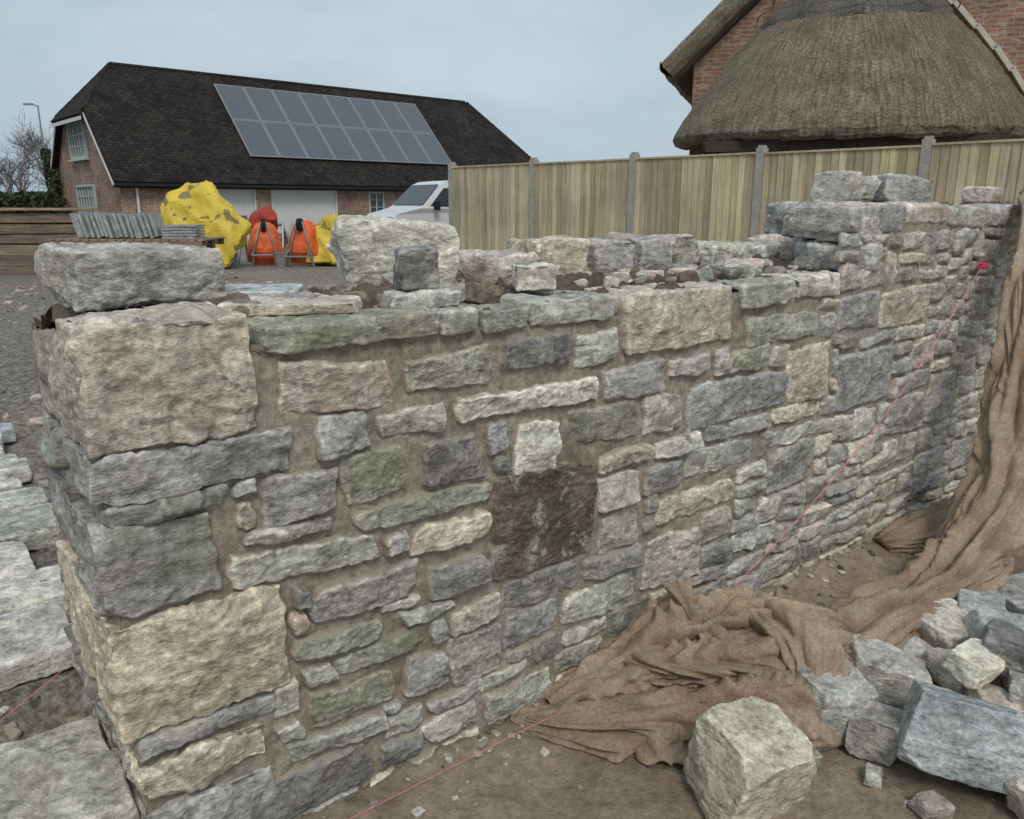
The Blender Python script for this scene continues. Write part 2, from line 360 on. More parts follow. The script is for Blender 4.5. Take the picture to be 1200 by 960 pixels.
def sheet(name,us,vs,fn,mat,parent=None,dz=0):
    V=[];nu=len(us)
    for v in vs:
        for u in us:
            p=fn(u,v); q=p+disp(p)
            if dz: q.z+=dz*fb(p*17,5)+dz*.8*noise.noise(p*6)
            V.append(tuple(q))
    F=[(j*nu+i,j*nu+i+1,(j+1)*nu+i+1,(j+1)*nu+i) for j in range(len(vs)-1) for i in range(nu-1)]
    return mk(name,V,F,mat,parent,True)
us=list(np.arange(0,1.5,.008))+list(np.arange(1.5,3,.012))+list(np.arange(3,SEND+.02,.02))
sheet('mortar_front',us,np.linspace(0,1,140),lambda s,q:W(s,.002,-.1+q*(topz(s,0)+.1)),MORTAR,wall)
sheet('mortar_end',np.arange(0,THK+.005,.01),np.linspace(0,1,125),lambda n,q:W(.002,n,-.1+q*(topz(0,n)+.1)),MORTAR,wall)
sheet('mortar_back',np.arange(0,SEND+.05,.05),np.linspace(0,1,20),lambda s,q:W(s,THK,-.1+q*(topz(s,THK)+.1)),MORTAR,wall)
sheet('core_fill',us,np.arange(0,THK+.005,.013),lambda s,n:W(s,n,topz(s,n)+.05*math.sin(math.pi*n/THK)**2),DIRT,wall,dz=.034)
B=Acc()
for i in range(150):
    s=random.uniform(.35,3.0); n=random.uniform(.12,.6); z=topz(s,n)+.04
    d=random.uniform(.02,.085)
    R=Matrix.Rotation(random.uniform(0,6),3,'Z')@Matrix.Rotation(random.uniform(-.5,.5),3,'X')
    add_block(B,W(s,n,z+d*.1),(d*1.5,d,d*.75),R,1000+i,jitc(C[random.choice('edgpn')],.2),.4,0,vox=.009,jit=.2,extra=3,amp=.004,edge=random.choice((0,.3,.6)))
B.obj('hearting_rubble',wall)
Bk=Acc()
for (s,w_,hh,k,n) in [(1.33,.22,.13,'p',.45),(1.60,.24,.17,'b',.5),(1.86,.2,.15,'e',.52),(2.06,.16,.17,'g',.5),(2.25,.16,.16,'e',.52),(2.52,.32,.13,'w',.5),(2.82,.22,.12,'e',.52),(3.02,.16,.14,'p',.52),(3.14,.12,.14,'e',.4)]:
    add_block(Bk,W(s,n,1.27+hh/2),(w_,.24,hh),RW@rotz(random.uniform(-.2,.2)),int(s*317),jitc(C[k],.1),.5,.05,vox=.008,jit=.13,amp=.007,cuts=3)
Bk.obj('back_course',wall)
# ---------------------------------------------------------------- loose stones on the wall
def RR(az,rx=0,ry=0): return RW@Matrix.Rotation(az,3,'Z')@Matrix.Rotation(rx,3,'X')@Matrix.Rotation(ry,3,'Y')
nm='rough_stone_block'
loose=[(W(.225,.49,1.375),(.375,.29,.15),RR(.05,0,.03),11,'e',.35,.1,.0055,.10),
 (W(.97,.50,1.40),(.36,.24,.21),RR(-.35,.05,.10),12,'w',.25,.0,.0055,.2),
 (W(.83,.13,1.387),(.105,.10,.11),RR(-.3,.0,.0),13,'d',.1,.0,.005,.1),
 (W(.83,.12,1.312),(.20,.15,.045),RR(-.25),14,'e',.1,.0,.006,.1),
 (W(1.24,.13,1.345),(.14,.11,.085),RR(-.5),15,'w',.3,.0,.006,.12),
 (W(3.16,.32,1.625),(.18,.17,.14),RR(.2),16,'e',.3,.0,.009,.1),
 (W(3.40,.36,1.62),(.15,.15,.12),RR(-.3),17,'e',.3,.0,.009,.14),
 (W(3.70,.30,1.62),(.28,.2,.14),RR(-.5,0,.1),18,'g',.2,.0,.009,.15),
 (W(4.66,.30,1.60),(.22,.16,.09),RR(.1),19,'p',.3,.0,.011,.12)]
for (l,d,R,sd,k,ru,gr,vx,ji) in loose: stone_obj(nm,l,d,R,sd,C[k],rust=ru,green=gr,vox=vx,jit=ji,extra=5,amp=.007)
for (l,d,R,sd,k) in [(W(.50,.17,1.312),(.34,.17,.028),RR(-.55),31,'b'),(W(.45,.42,1.325),(.33,.14,.026),RR(-.62,.04),32,'e')]:
    stone_obj('stone_slab',l,d,R,sd,C[k] if k=='b' else (.46,.485,.48),rust=.2,green=0,vox=.006,jit=.05,extra=2,amp=.0025)
# ---------------------------------------------------------------- stones heaped on the ground
gs=[((.62,1.79,.11),(.265,.22,.23),(.5,.25,.2),71,'b'),((.97,2.08,.09),(.2,.19,.19),(.2,.1,0),42,'e'),((1.21,2.23,.085),(.26,.2,.15),(-.3,0,.2),43,'e'),
 ((1.08,2.0,.06),(.18,.14,.13),(.9,0,.1),44,'e'),((1.25,1.88,.135),(.31,.24,.22),(-.4,-.35,.15),72,'g'),((1.55,2.5,.08),(.26,.2,.15),(.4,.1,0),46,'w'),
 ((1.50,2.25,.09),(.28,.17,.07),(.2,.1,.1),47,'b'),((1.40,1.70,.05),(.2,.17,.12),(.4,.1,0),48,'p'),((1.62,2.05,.1),(.26,.22,.18),(-.5,0,0),49,'e'),
 ((1.78,2.35,.07),(.24,.2,.15),(.3,.2,0),50,'e'),((1.45,2.05,.07),(.2,.17,.14),(1.1,.2,.2),51,'b'),((1.75,1.75,.08),(.3,.24,.18),(.7,.1,0),52,'e'),
 ((1.36,2.36,.05),(.15,.12,.10),(.7,.2,0),53,'e'),((1.66,2.38,.15),(.22,.15,.11),(-.2,.2,.2),54,'g'),((1.30,2.08,.04),(.12,.10,.08),(.3,.2,0),55,'e'),
 ((.84,1.93,.03),(.08,.07,.05),(.3,.2,0),56,'e'),((1.56,2.2,.20),(.2,.16,.11),(.8,.1,.1),57,'d'),((1.40,1.9,.03),(.14,.12,.07),(1.8,.2,0),58,'w'),((1.0,1.86,.02),(.07,.06,.04),(1.1,.1,0),59,'e'),((1.7,2.6,.1),(.2,.16,.13),(1.1,.1,0),60,'g'),
 ((1.42,2.14,.19),(.16,.12,.09),(.5,.2,.1),73,'w'),((1.10,2.16,.02),(.11,.09,.07),(.5,.2,.1),74,'g'),((1.46,1.84,.13),(.2,.15,.12),(.2,.3,.1),75,'e'),((1.62,1.9,.2),(.22,.17,.12),(.9,.1,.1),76,'g'),((1.36,2.5,.03),(.1,.08,.06),(.9,.1,.1),77,'e'),((1.10,1.74,.02),(.09,.07,.05),(.3,.1,.1),78,'p')]
for (l,d,(az,rx,ry),sd,k) in gs:
    R=Matrix.Rotation(az,3,'Z')@Matrix.Rotation(rx,3,'X')@Matrix.Rotation(ry,3,'Y')
    stone_obj(nm,l,d,R,sd,jitc(C[k] if k!='g' else (.35,.362,.36),.08),rust=.3 if k!='g' else .05,green=0,vox=.005 if l[1]<2.1 else .007,jit=.18,extra=4,amp=.0045,cuts=3.2)
for (l,d,az,sd) in [((1.98,2.78,.04),(.5,.36,.06),.3,61),((1.86,2.52,.05),(.42,.3,.05),.1,62),((2.25,2.55,.04),(.5,.36,.06),.5,63),((2.1,2.62,.09),(.46,.3,.05),.2,64)]:
    stone_obj('stone_slab',l,d,rotz(az),sd,(.38,.38,.365),rust=.1,green=0,vox=.009,jit=.06,extra=2,amp=.003)
# ---------------------------------------------------------------- ground
xs=np.concatenate([-np.geomspace(400,3.4,26),np.arange(-3.2,4.2,.022),np.geomspace(4.4,400,26)])
ys=np.concatenate([[-300,-80,-20,-5,0,.6],np.arange(.9,6.2,.022),np.geomspace(6.5,500,34)])
def gh(x,y):
    s,n=toSN(x,y); z=.17*smooth(.0,.07,n)+.06*smooth(.60,.68,n)+.04*smooth(3.8,4.6,n)
    if -4<x<5 and y<8:
        p=Vector((x,y,0)); z+=fb(p*2.2,3)*.022+fb(p*13,4)*.013
        if n<0: z+=.05*math.exp(-(n/.12)**2)*(.6+fb(p*5,2)) if s>0 else 0
    return z
V=[];nu=len(xs)
for y in ys:
    for x in xs: V.append((x,y,gh(x,y)))
F=[(j*nu+i,j*nu+i+1,(j+1)*nu+i+1,(j+1)*nu+i) for j in range(len(ys)-1) for i in range(nu-1)]
mk('ground',V,F,GROUND,None,True)
K=Acc()
CH=[block_mesh((1.3,1,.6),200+i,.2,.16,3,.02) for i in range(12)]
def chip(x,y,d,k,sd):
    V,F=CH[sd%12]; R=Matrix.Rotation(random.uniform(0,6),3,'Z')@Matrix.Rotation(random.uniform(-.6,.6),3,'X'); l=Vector((x,y,gh(x,y)+d*.1)); c=jitc(tuple(q*.8 for q in C[k]),.25)
    K.add([tuple(l+R@(v*d)) for v in V],F,[c]*len(V),[(.3,0,random.choice((.3,.8)))]*len(V))
for i in range(1900):
    if i<1000:
        x=random.uniform(-.6,3.4);y=random.uniform(1.3,4.6); s,n=toSN(x,y)
        if n>-.02: continue
        chip(x,y,random.choice((.005,.006,.008,.014)),random.choice('enpg'),i)
        if random.random()<.3:
            q=W(random.uniform(0.2,5),-abs(random.gauss(0,.08))-.02,0); chip(q.x,q.y,random.uniform(.008,.03),random.choice('enp'),i)
    else:
        s=random.uniform(-5,0);n=random.uniform(3.4,9); q=W(s,n,0); chip(q.x,q.y,random.uniform(.02,.10),random.choice('eegdn'),i)
for i in range(500):
    q=W(random.uniform(0,5),random.uniform(1,14),0); chip(q.x,q.y,random.uniform(.02,.10),random.choice('enpd'),i)
for i in range(160):
    q=W(random.uniform(-1.6,0),random.uniform(.35,.68),0); chip(q.x,q.y,random.uniform(.008,.04),random.choice('enpd'),i)
K.obj('stone_chippings')
# ---------------------------------------------------------------- paving at the left
pv=empty('stone_paving'); PA=Acc(); sd=300
n=.69
while n<4.1:
    dn=random.uniform(.24,.36) if n<2.3 else random.uniform(.14,.2)
    s=random.uniform(.0,.2)
    while s>-3.6:
        ds=random.uniform(.34,.62) if n<2.3 else random.uniform(.15,.3); sd+=1
        k=(.50,.475,.43) if n<3.2 else (.46,.50,.50)
        add_block(PA,W(s-ds/2,n+dn/2,.285+random.uniform(-.012,.012)),(ds-.03,dn-.03,.085),RW@rotz(random.uniform(-.04,.04))@Matrix.Rotation(random.uniform(-.03,.03),3,'X'),sd,jitc(k,.18),.1,.0,vox=.013,jit=.04,extra=1,amp=.0045)
        s-=ds
    n+=dn
for (s,n_,ds,dn,z) in [(-.36,.22,.70,.42,.21),(-1.09,.2,.68,.42,.205)]:
    sd+=1; add_block(PA,W(s,n_,z),(ds,dn,.09),RW@rotz(.03),sd,(.47,.44,.385),.35,.2,vox=.008,jit=.04,extra=1,amp=.006)
PA.obj('slabs',pv)
# ---------------------------------------------------------------- hessian
def catmull(P,t):
    n=len(P)-1; x=min(max(t,0),.99999)*n; i=int(x); f=x-i
    a=P[max(i-1,0)];b=P[i];c=P[i+1];d=P[min(i+2,n)]
    return tuple(.5*((2*b[k])+(-a[k]+c[k])*f+(2*a[k]-5*b[k]+4*c[k]-d[k])*f*f+(-a[k]+3*b[k]-3*c[k]+d[k])*f**3) for k in range(len(b)))
hs=empty('hessian_sheet')
def cloth(name,P,seed,k=5,amp=.25,nt=150,nph=120,parent=None,tw=2.0,cross=.10):
    V=[];UV=[]; Lg=0;prev=None
    for j in range(nt+1):
        t=j/nt; q=catmull(P,t); q2=catmull(P,min(t+.004,1)); q1=catmull(P,max(t-.004,0))
        c=Vector(q[:3]); T=(Vector(q2[:3])-Vector(q1[:3])).normalized()
        up=(Vector((0,0,1))*(1-q[5])+Vector((-.35,-.93,0))*q[5]).normalized(); sd_=T.cross(up).normalized(); up=sd_.cross(T).normalized()
        if prev is not None: Lg+=(c-prev).length
        prev=c
        for i in range(nph):
            ph=2*math.pi*i/nph; nz=Vector((math.cos(ph)*.8+seed,math.sin(ph)*.8,Lg*2.2))
            w1=noise.noise(nz)*1.9; w2=noise.noise(nz*2.1+Vector((5,5,5)))
            f=(.5+.5*math.cos(k*ph+tw*Lg+w1*2.6))**1.8
            g=(.5+.5*math.cos(k*1.9*ph-tw*2.3*Lg+w2*3.6+seed))**1.4
            mod=.6+1.0*max(0,noise.noise(nz*1.4+Vector((2,7,1)))+.35)
            r=1-amp*f*mod-amp*.45*g*mod+.20*w1*.5+.05*noise.noise(nz*6)
            u_=Lg*11+w1*2.2+1.3*math.sin(ph+seed)
            cr=noise.noise(Vector((u_,math.cos(ph)*.9,math.sin(ph)*.9+seed)))
            cr2=noise.noise(Vector((u_*1.9+ph,math.cos(ph)*1.8+7,math.sin(ph)*1.8+seed)))
            r+=cross*(1-2.6*abs(cr))*(.5+.5*mod)+cross*.5*(1-2.6*abs(cr2))
            p=c+sd_*(q[3]*math.cos(ph)*r)+up*(q[4]*math.sin(ph)*r)
            g0=gh(p.x,p.y)
            if p.z<g0+.004: p.z=g0+.004
            V.append(tuple(p)); UV.append((ph*.12,Lg))
    F=[(j*nph+i,j*nph+(i+1)%nph,(j+1)*nph+(i+1)%nph,(j+1)*nph+i) for j in range(nt) for i in range(nph)]
    F.append(tuple(range(nph))[::-1]); F.append(tuple(nt*nph+i for i in range(nph)))
    return mk(name,V,F,HESS,parent,True,None,UV)
cloth('hanging_length',[(3.1,4.6,1.63,.14,.05,.2),(2.78,4.18,1.6,.14,.06,.5),(2.42,3.70,1.32,.10,.08,1),(2.24,3.42,.9,.11,.08,1),(2.12,3.18,.46,.15,.09,.8),(1.90,3.0,.17,.15,.1,.3),(1.55,2.72,.09,.14,.11,.1),(1.2,2.45,.09,.16,.12,.05),(.92,2.28,.07,.15,.10,0)],3.3,6,.38,300,180,hs,2,.09)
cloth('heap_back',[(1.12,2.42,.06,.12,.11,0),(.9,2.40,.11,.16,.17,0),(.68,2.38,.12,.17,.17,0),(.48,2.32,.09,.15,.14,0),(.28,2.24,.05,.12,.08,0),(.12,2.16,.015,.07,.03,0)],11.7,5,.32,200,160,hs,4,.24)
cloth('heap_front',[(1.02,2.12,.02,.06,.05,0),(.88,2.10,.06,.13,.11,0),(.66,2.08,.05,.14,.10,0),(.44,2.07,.035,.13,.07,0),(.22,2.10,.02,.10,.045,0),(.0,2.13,.0,.04,.02,0)],23.1,5,.34,180,140,hs,5,.28)
cloth('heap_fold',[(.80,2.52,.12,.06,.05,0),(.86,2.36,.21,.10,.07,0),(.93,2.20,.17,.13,.09,0),(.94,2.06,.04,.11,.07,0)],31.9,6,.40,120,120,hs,3,.14)
cloth('heap_tuft',[(.57,2.47,.29,.055,.03,.3),(.60,2.39,.235,.03,.03,.2),(.66,2.28,.17,.09,.06,0),(.72,2.16,.07,.13,.06,0)],41.2,6,.40,90,100,hs,3,.10)
cloth('heap_cross',[(.30,2.34,.10,.05,.04,0),(.48,2.22,.13,.10,.06,0),(.70,2.20,.16,.12,.06,0),(1.0,2.28,.14,.10,.07,0),(1.2,2.36,.05,.08,.06,0)],51.2,5,.36,160,120,hs,3,.28)
cloth('far_length',[(1.72,3.38,.02,.06,.03,0),(1.95,3.42,.06,.12,.08,0),(2.2,3.5,.09,.14,.1,0),(2.5,3.6,.12,.16,.12,0),(2.9,3.7,.1,.14,.1,0)],61.2,5,.3,110,100,hs,3,.2)
# ---------------------------------------------------------------- builder's line
PINK=mk_plain('pink_cord',(.74,.26,.28),.7,.1); HOT=mk_plain('bright_pink_cord',(.80,.06,.18),.7,.1)
def cord(name,pts,r=.0014,mat=PINK,parent=None):
    cu=bpy.data.curves.new(name,'CURVE'); cu.dimensions='3D'; cu.bevel_depth=r; cu.bevel_resolution=2
    sp=cu.splines.new('POLY'); sp.points.add(len(pts)-1)
    for p,q in zip(sp.points,pts): p.co=(*q,1)
    cu.materials.append(mat); o=bpy.data.objects.new(name,cu); COL.objects.link(o)
    if parent:o.parent=parent
    return o
bl=empty('builders_line')
a=W(3.87,-.06,1.265); b_=W(1.74,-.16,.16)
cord('line_long',[a+(b_-a)*t+Vector((0,0,-.03*math.sin(math.pi*t)))-WN*.06*math.sin(math.pi*t) for t in np.linspace(0,1,20)],.0017,parent=bl)
cord('line_low',[(-.75,1.42,.03),(-.37,1.72,.03),(.05,2.03,.045),(.3,2.2,.05)],.0011,parent=bl)
cord('line_terrace',[(-1.5,1.55,.275),(-1.31,1.72,.275),(-1.21,1.94,.33)],.0011,parent=bl)
kn=[]
for i in range(90):
    t=i/89; kn.append(W(3.87+t*.05+.008*math.sin(i*2.1),-.055+.014*math.cos(i*1.3),1.265+.014*math.sin(i*1.7)))
cord('pin_winding',kn,.003,HOT,parent=bl)
cord('loose_hank',[W(-.95+.09*math.cos(i*.9+.02*i)*random.uniform(.6,1),1.55+.05*math.sin(i*.9),.345+.006*random.random()) for i in range(70)],.0018,HOT,parent=bl)
# ---------------------------------------------------------------- fence
WOOD=mk_wood('treated_softwood',(.37,.305,.205),(.53,.45,.315)); CONC=mk_plain('concrete',(.37,.345,.315),.9,.2,14,0,.004)
fn=empty('closeboard_fence'); FP=[Vector((-.985+1.314*i,13.6-1.275*i,.27)) for i in range(8)]
fd=(FP[1]-FP[0]).normalized(); fnm=Vector((fd.y,-fd.x,0))
if fnm.y>0: fnm=-fnm
RF=Matrix((fd,-fnm,Vector((0,0,1)))).transposed()
pb=MB()
for p in FP:
    pb.box(p+Vector((0,0,.96)),(.10,.11,1.94),RF); pb.box(p+Vector((0,0,1.945)),(.07,.08,.03),RF)
pb.obj('concrete_posts',CONC,fn)
bb=MB(); gb=MB()
for i in range(7):
    a=FP[i];ln=(FP[i+1]-a).length; x=.06; tp=1.86+random.uniform(-.012,.012)
    while x<ln-.08:
        k=random.uniform(.58,1.18); c=(k,k*random.uniform(.95,1.02),k*random.uniform(.85,1.0))
        R=RF@rotz(.13); bb.box(a+fd*(x+.05)+fnm*.03+Vector((0,0,(tp+.2)/2+random.uniform(-.004,.004))),(.112,.016,tp-.2),R,0,c,.001); x+=.089
    bb.box(a+fd*ln/2+fnm*.035+Vector((0,0,tp+.008)),(ln-.1,.045,.022),RF,0,(.95,.93,.85))
    gb.box(a+fd*ln/2+fnm*.01+Vector((0,0,.1)),(ln-.1,.05,.2),RF)
bb.obj('feather_edge_boards',WOOD,fn); gb.obj('gravel_boards',CONC,fn)
# ---------------------------------------------------------------- brick barn
GZ=.27
BR=mk_brick('barn_brick',(.30,.155,.105),(.18,.10,.075),(.43,.33,.25),(.36,.32,.27))
TIL=mk_tiles(); WHITE=mk_plain('white_paint',(.62,.62,.61),.5,.06); BLACK=mk_plain('black_plastic',(.02,.02,.02),.5,.1)
GLASS,nt_,bs_=newmat('window_glass'); bs_.inputs['Base Color'].default_value=(.05,.06,.07,1); bs_.inputs['Roughness'].default_value=.08; bs_.inputs['Specular IOR Level'].default_value=.6
GREEN=mk_plain('painted_window_frame',(.42,.48,.47),.5,.06)
bn=empty('brick_barn')
bd=Vector((.74,.672,0)).normalized(); bnn=Vector((-bd.y,bd.x,0)); E0=Vector((-12.7,26.5,0)); BL=20.2;BW=7.65;D=BW/2; ze=1.55+.935; zr=1.55+4.76
def Bp(q,p,z): return E0+bd*q+bnn*p+Vector((0,0,z))
wb=MB()
ops=[(1.9,4.6,GZ,2.12),(5.2,7.93,GZ,2.12),(9.4,10.1,1.15,2.05),(13,15.7,GZ,2.12)]
qs=sorted({0,BL,*[o[0] for o in ops],*[o[1] for o in ops]})
for a,b in zip(qs[:-1],qs[1:]):
    o=[o for o in ops if o[0]<=a and o[1]>=b]
    segs=[(GZ-.1,ze)] if not o else ([(GZ-.1,o[0][2])] if o[0][2]>GZ else [])+[(o[0][3],ze)]
    for z0,z1 in segs: wb.poly([Bp(a,0,z0),Bp(b,0,z0),Bp(b,0,z1),Bp(a,0,z1)],0,bd,(0,0,1))
fz=.537
gz=ze+fz*D
wb.poly([Bp(0,BW,GZ-.1),Bp(0,0,GZ-.1),Bp(0,0,ze),Bp(0,fz*D,gz),Bp(0,BW-fz*D,gz),Bp(0,BW,ze)],0,bnn,(0,0,1))
wb.poly([Bp(BL,0,GZ-.1),Bp(BL,BW,GZ-.1),Bp(BL,BW,ze),Bp(BL,0,ze)],0,bnn,(0,0,1))
wb.poly([Bp(BL,BW,GZ-.1),Bp(0,BW,GZ-.1),Bp(0,BW,ze),Bp(BL,BW,ze)],0,bd,(0,0,1))
wb.obj('brick_walls',BR,bn)
rf=MB(); ov=.28;h1=1.3;h2=2.6; t=.10
def roofpoly(pts,ud): 
    pts=[Vector(p) for p in pts]; n=(pts[1]-pts[0]).cross(pts[-1]-pts[0]).normalized(); 
    if n.z<0:n=-n
    vd=Vector(ud).cross(n); rf.poly([p+n*t for p in pts],0,ud,vd)
    rf.poly([p-n*.02 for p in pts],0,ud,vd)
    for i in range(len(pts)):
        a,b=pts[i],pts[(i+1)%len(pts)]; rf.poly([a-n*.02,b-n*.02,b+n*t,a+n*t],0)
qL=-.25
roofpoly([Bp(qL,-ov,ze-ov),Bp(BL+.25,-ov,ze-ov),Bp(BL-h2,D,zr),Bp(h1,D,zr),Bp(qL,fz*D,gz)],bd)
roofpoly([Bp(BL+.25,BW+ov,ze-ov),Bp(qL,BW+ov,ze-ov),Bp(qL,BW-fz*D,gz),Bp(h1,D,zr),Bp(BL-h2,D,zr)],bd)
roofpoly([Bp(qL-.1,BW-fz*D+.1,gz-.12),Bp(qL-.1,fz*D-.1,gz-.12),Bp(h1,D,zr)],bnn)
roofpoly([Bp(BL+.25,-ov,ze-ov),Bp(BL+.25,BW+ov,ze-ov),Bp(BL-h2,D,zr)],bnn)
rf.obj('tiled_roof',TIL,bn)
Rb=Matrix((bd,bnn,Vector((0,0,1)))).transposed()
rt=MB()
x=h1
while x<BL-h2-.4: rt.tube(Bp(x,D,zr+.07),Bp(x+.43,D,zr+.07),.10,0,8); x+=.45
for a,b in (((h1,D,zr),(qL,fz*D,gz)),((h1,D,zr),(qL,BW-fz*D,gz)),((BL-h2,D,zr),(BL+.25,-ov,ze-ov))):
    A_=Bp(*a);B_=Bp(*b);m_=int((B_-A_).length/.4)
    for i in range(m_): rt.tube(A_.lerp(B_,i/m_)+Vector((0,0,.08)),A_.lerp(B_,(i+.92)/m_)+Vector((0,0,.07)),.08,0,8)
rt.obj('ridge_tiles',TIL,bn)
g=MB(); g.box(Bp(BL/2,-ov-.06,ze-ov-.02),(BL+.5,.11,.09),Rb); g.box(Bp(BL/2,-ov+.1,ze-ov-.06),(BL+.5,.02,.12),Rb); g.obj('gutter',BLACK,bn)
def beam(m,a,b,w,h,mi=0):
    a=Vector(a);b=Vector(b); x=(b-a).normalized(); y=Vector((0,0,1)).cross(x).normalized(); z=x.cross(y); m.box((a+b)/2,((b-a).length,w,h),Matrix((x,y,z)).transposed(),mi)
w=MB(); beam(w,Bp(qL-.02,-ov,ze-ov-.05),Bp(qL-.02,fz*D,gz-.05),.03,.08); beam(w,Bp(qL-.13,fz*D-.1,gz-.19),Bp(qL-.13,BW-fz*D+.1,gz-.19),.03,.12); beam(w,Bp(qL-.02,BW+ov,ze-ov-.05),Bp(qL-.02,BW-fz*D,gz-.05),.03,.10)
w.tube(Bp(.49,-.08,GZ),Bp(.49,-.08,ze-.2),.045,0,8); w.tube(Bp(.49,-.08,ze-.2),Bp(.49,-.3,ze-.12-ov+.1),.045,0,8); w.obj('bargeboards_and_downpipe',WHITE,bn)
dr=MB()
for (a,b,z0,z1) in ops:
    if b-a>2:
        dr.box(Bp((a+b)/2,.12,(z0+z1)/2),(b-a,.05,z1-z0),Rb,0)
        n_=int((b-a)/.14)
        for i in range(1,n_): dr.box(Bp(a+i*(b-a)/n_,.092,(z0+z1)/2),(.105,.012,z1-z0-.12),Rb,0)
        for s_ in (a+.03,b-.03): dr.box(Bp(s_,.05,(z0+z1)/2),(.06,.1,z1-z0),Rb,0)
        dr.box(Bp((a+b)/2,.05,z1-.03),(b-a-.12,.1,.06),Rb,0)
dr.obj('garage_doors',WHITE,bn)
def window(m,gl,c,wid,hei,R,nx,ny):
    ax,inn=R@Vector((1,0,0)),R@Vector((0,1,0)); c=Vector(c)
    gl.box(c+inn*.02,(wid,.01,hei),R)
    for s_ in(-1,1):
        m.box(c+ax*s_*(wid/2)-inn*.01,(.07,.08,hei+.08),R); m.box(c+Vector((0,0,s_*hei/2))-inn*.015,(wid,.07,.07),R)
    for i in range(1,nx): m.box(c+ax*(-wid/2+i*wid/nx)-inn*.012,(.05 if nx<5 or i%2==0 else .025,.05,hei),R)
    for j in range(1,ny): m.box(c+Vector((0,0,-hei/2+j*hei/ny))-inn*.008,(wid,.03,.025),R)
    m.box(c+Vector((0,0,-hei/2-.08))-inn*.05,(wid+.2,.16,.06),R)
wm=MB();gl=MB()
Rg=Matrix((bnn*-1,bd,Vector((0,0,1)))).transposed()
window(wm,gl,Bp(-.03,4.0,1.55+2.2),1.9,1.15,Rg,6,3); window(wm,gl,Bp(-.03,3.8,1.55+.1),2.1,1.1,Rg,6,3); window(wm,gl,Bp(9.75,.05,1.6),.66,.86,Rb,2,3)
wm.obj('window_frames',GREEN,bn); gl.obj('window_glass',GLASS,bn)
SP,nt_,bs_=newmat('solar_cell'); v_=coord(nt_,'UV'); bt=N(nt_,'ShaderNodeTexBrick'); bt.offset=0; bt.inputs['Scale'].default_value=1; bt.inputs['Brick Width'].default_value=.195; bt.inputs['Row Height'].default_value=.195; bt.inputs['Mortar Size'].default_value=.004
bt.inputs['Color1'].default_value=(.085,.095,.115,1);bt.inputs['Color2'].default_value=(.09,.10,.12,1);bt.inputs['Mortar'].default_value=(.13,.14,.17,1); L(nt_,v_,bt.inputs['Vector']); L(nt_,bt.outputs['Color'],bs_.inputs['Base Color']); bs_.inputs['Roughness'].default_value=.22; bs_.inputs['Specular IOR Level'].default_value=.8
ALU=mk_plain('aluminium_frame',(.38,.39,.40),.45,.05,8,.3)
sp=MB(); k0,k1=.165,.885; q0,q1=4.75,14.1; nr=(bd.cross((bnn+Vector((0,0,1))).normalized())).normalized()
if nr.z<0: nr=-nr
up_=(bnn+Vector((0,0,1))).normalized(); Rp=Matrix((bd,up_,nr)).transposed(); LN=D*math.sqrt(2)
for r_ in range(2):
    for i in range(8):
        wq=(q1-q0)/8; hk=(k1-k0)/2*LN; c=Bp(q0+(i+.5)*wq,0,ze)+up_*(k0*LN+(r_+.5)*hk)+nr*.19
        sp.box(c,(wq-.03,hk-.03,.04),Rp,1); cc=c+nr*.023
        sp.poly([cc+bd*x*(wq/2-.045)+up_*y*(hk/2-.045) for x,y in((-1,-1),(1,-1),(1,1),(-1,1))],0,bd,up_)
sp.obj('solar_panels',[SP,ALU],bn)
# ---------------------------------------------------------------- thatched house
BR2=mk_brick('house_brick',(.31,.14,.092),(.20,.095,.067),(.38,.30,.245),(.31,.275,.235))
TH=mk_thatch('weathered_thatch',(.17,.14,.10),(.42,.345,.245)); TH2=mk_thatch('ridge_thatch',(.14,.127,.108),(.31,.285,.245),40,3)
hm=empty('thatched_house')
H0=Vector((3.43,16,0)); hd=Vector((.95,-.312,0)).normalized(); ho=Vector((-.312,-.95,0)).normalized()
def Hp(a,o,z): return H0+hd*a+ho*o+Vector((0,0,z))
wb=MB(); az,apz=4.7,8.35
wb.poly([Hp(0,0,0),Hp(9.4,0,0),Hp(9.4,0,4.1),Hp(az,0,apz),Hp(0,0,4.1)],0,hd,(0,0,1))
wb.poly([Hp(0,-7,0),Hp(0,0,0),Hp(0,0,4.1),Hp(0,-7,4.1)],0,ho,(0,0,1)); wb.poly([Hp(9.4,0,0),Hp(9.4,-7,0),Hp(9.4,-7,4.1),Hp(9.4,0,4.1)],0,ho,(0,0,1))
wb.obj('brick_walls',BR2,hm)
def grid(name,nu,nv,fn,mat,parent,amp=.03,freq=3):
    V=[];UV=[]
    for j in range(nv+1):
        for i in range(nu+1):
            p,uv=fn(i/nu,j/nv); q=p+Vector((1,1,1))*(fb(p*freq,4)*amp)+Vector((0,0,noise.noise(p*14)*amp*.5)); V.append(tuple(q)); UV.append(uv)
    F=[(j*(nu+1)+i,j*(nu+1)+i+1,(j+1)*(nu+1)+i+1,(j+1)*(nu+1)+i) for j in range(nv) for i in range(nu)]
    return mk(name,V,F,mat,parent,True,None,UV)
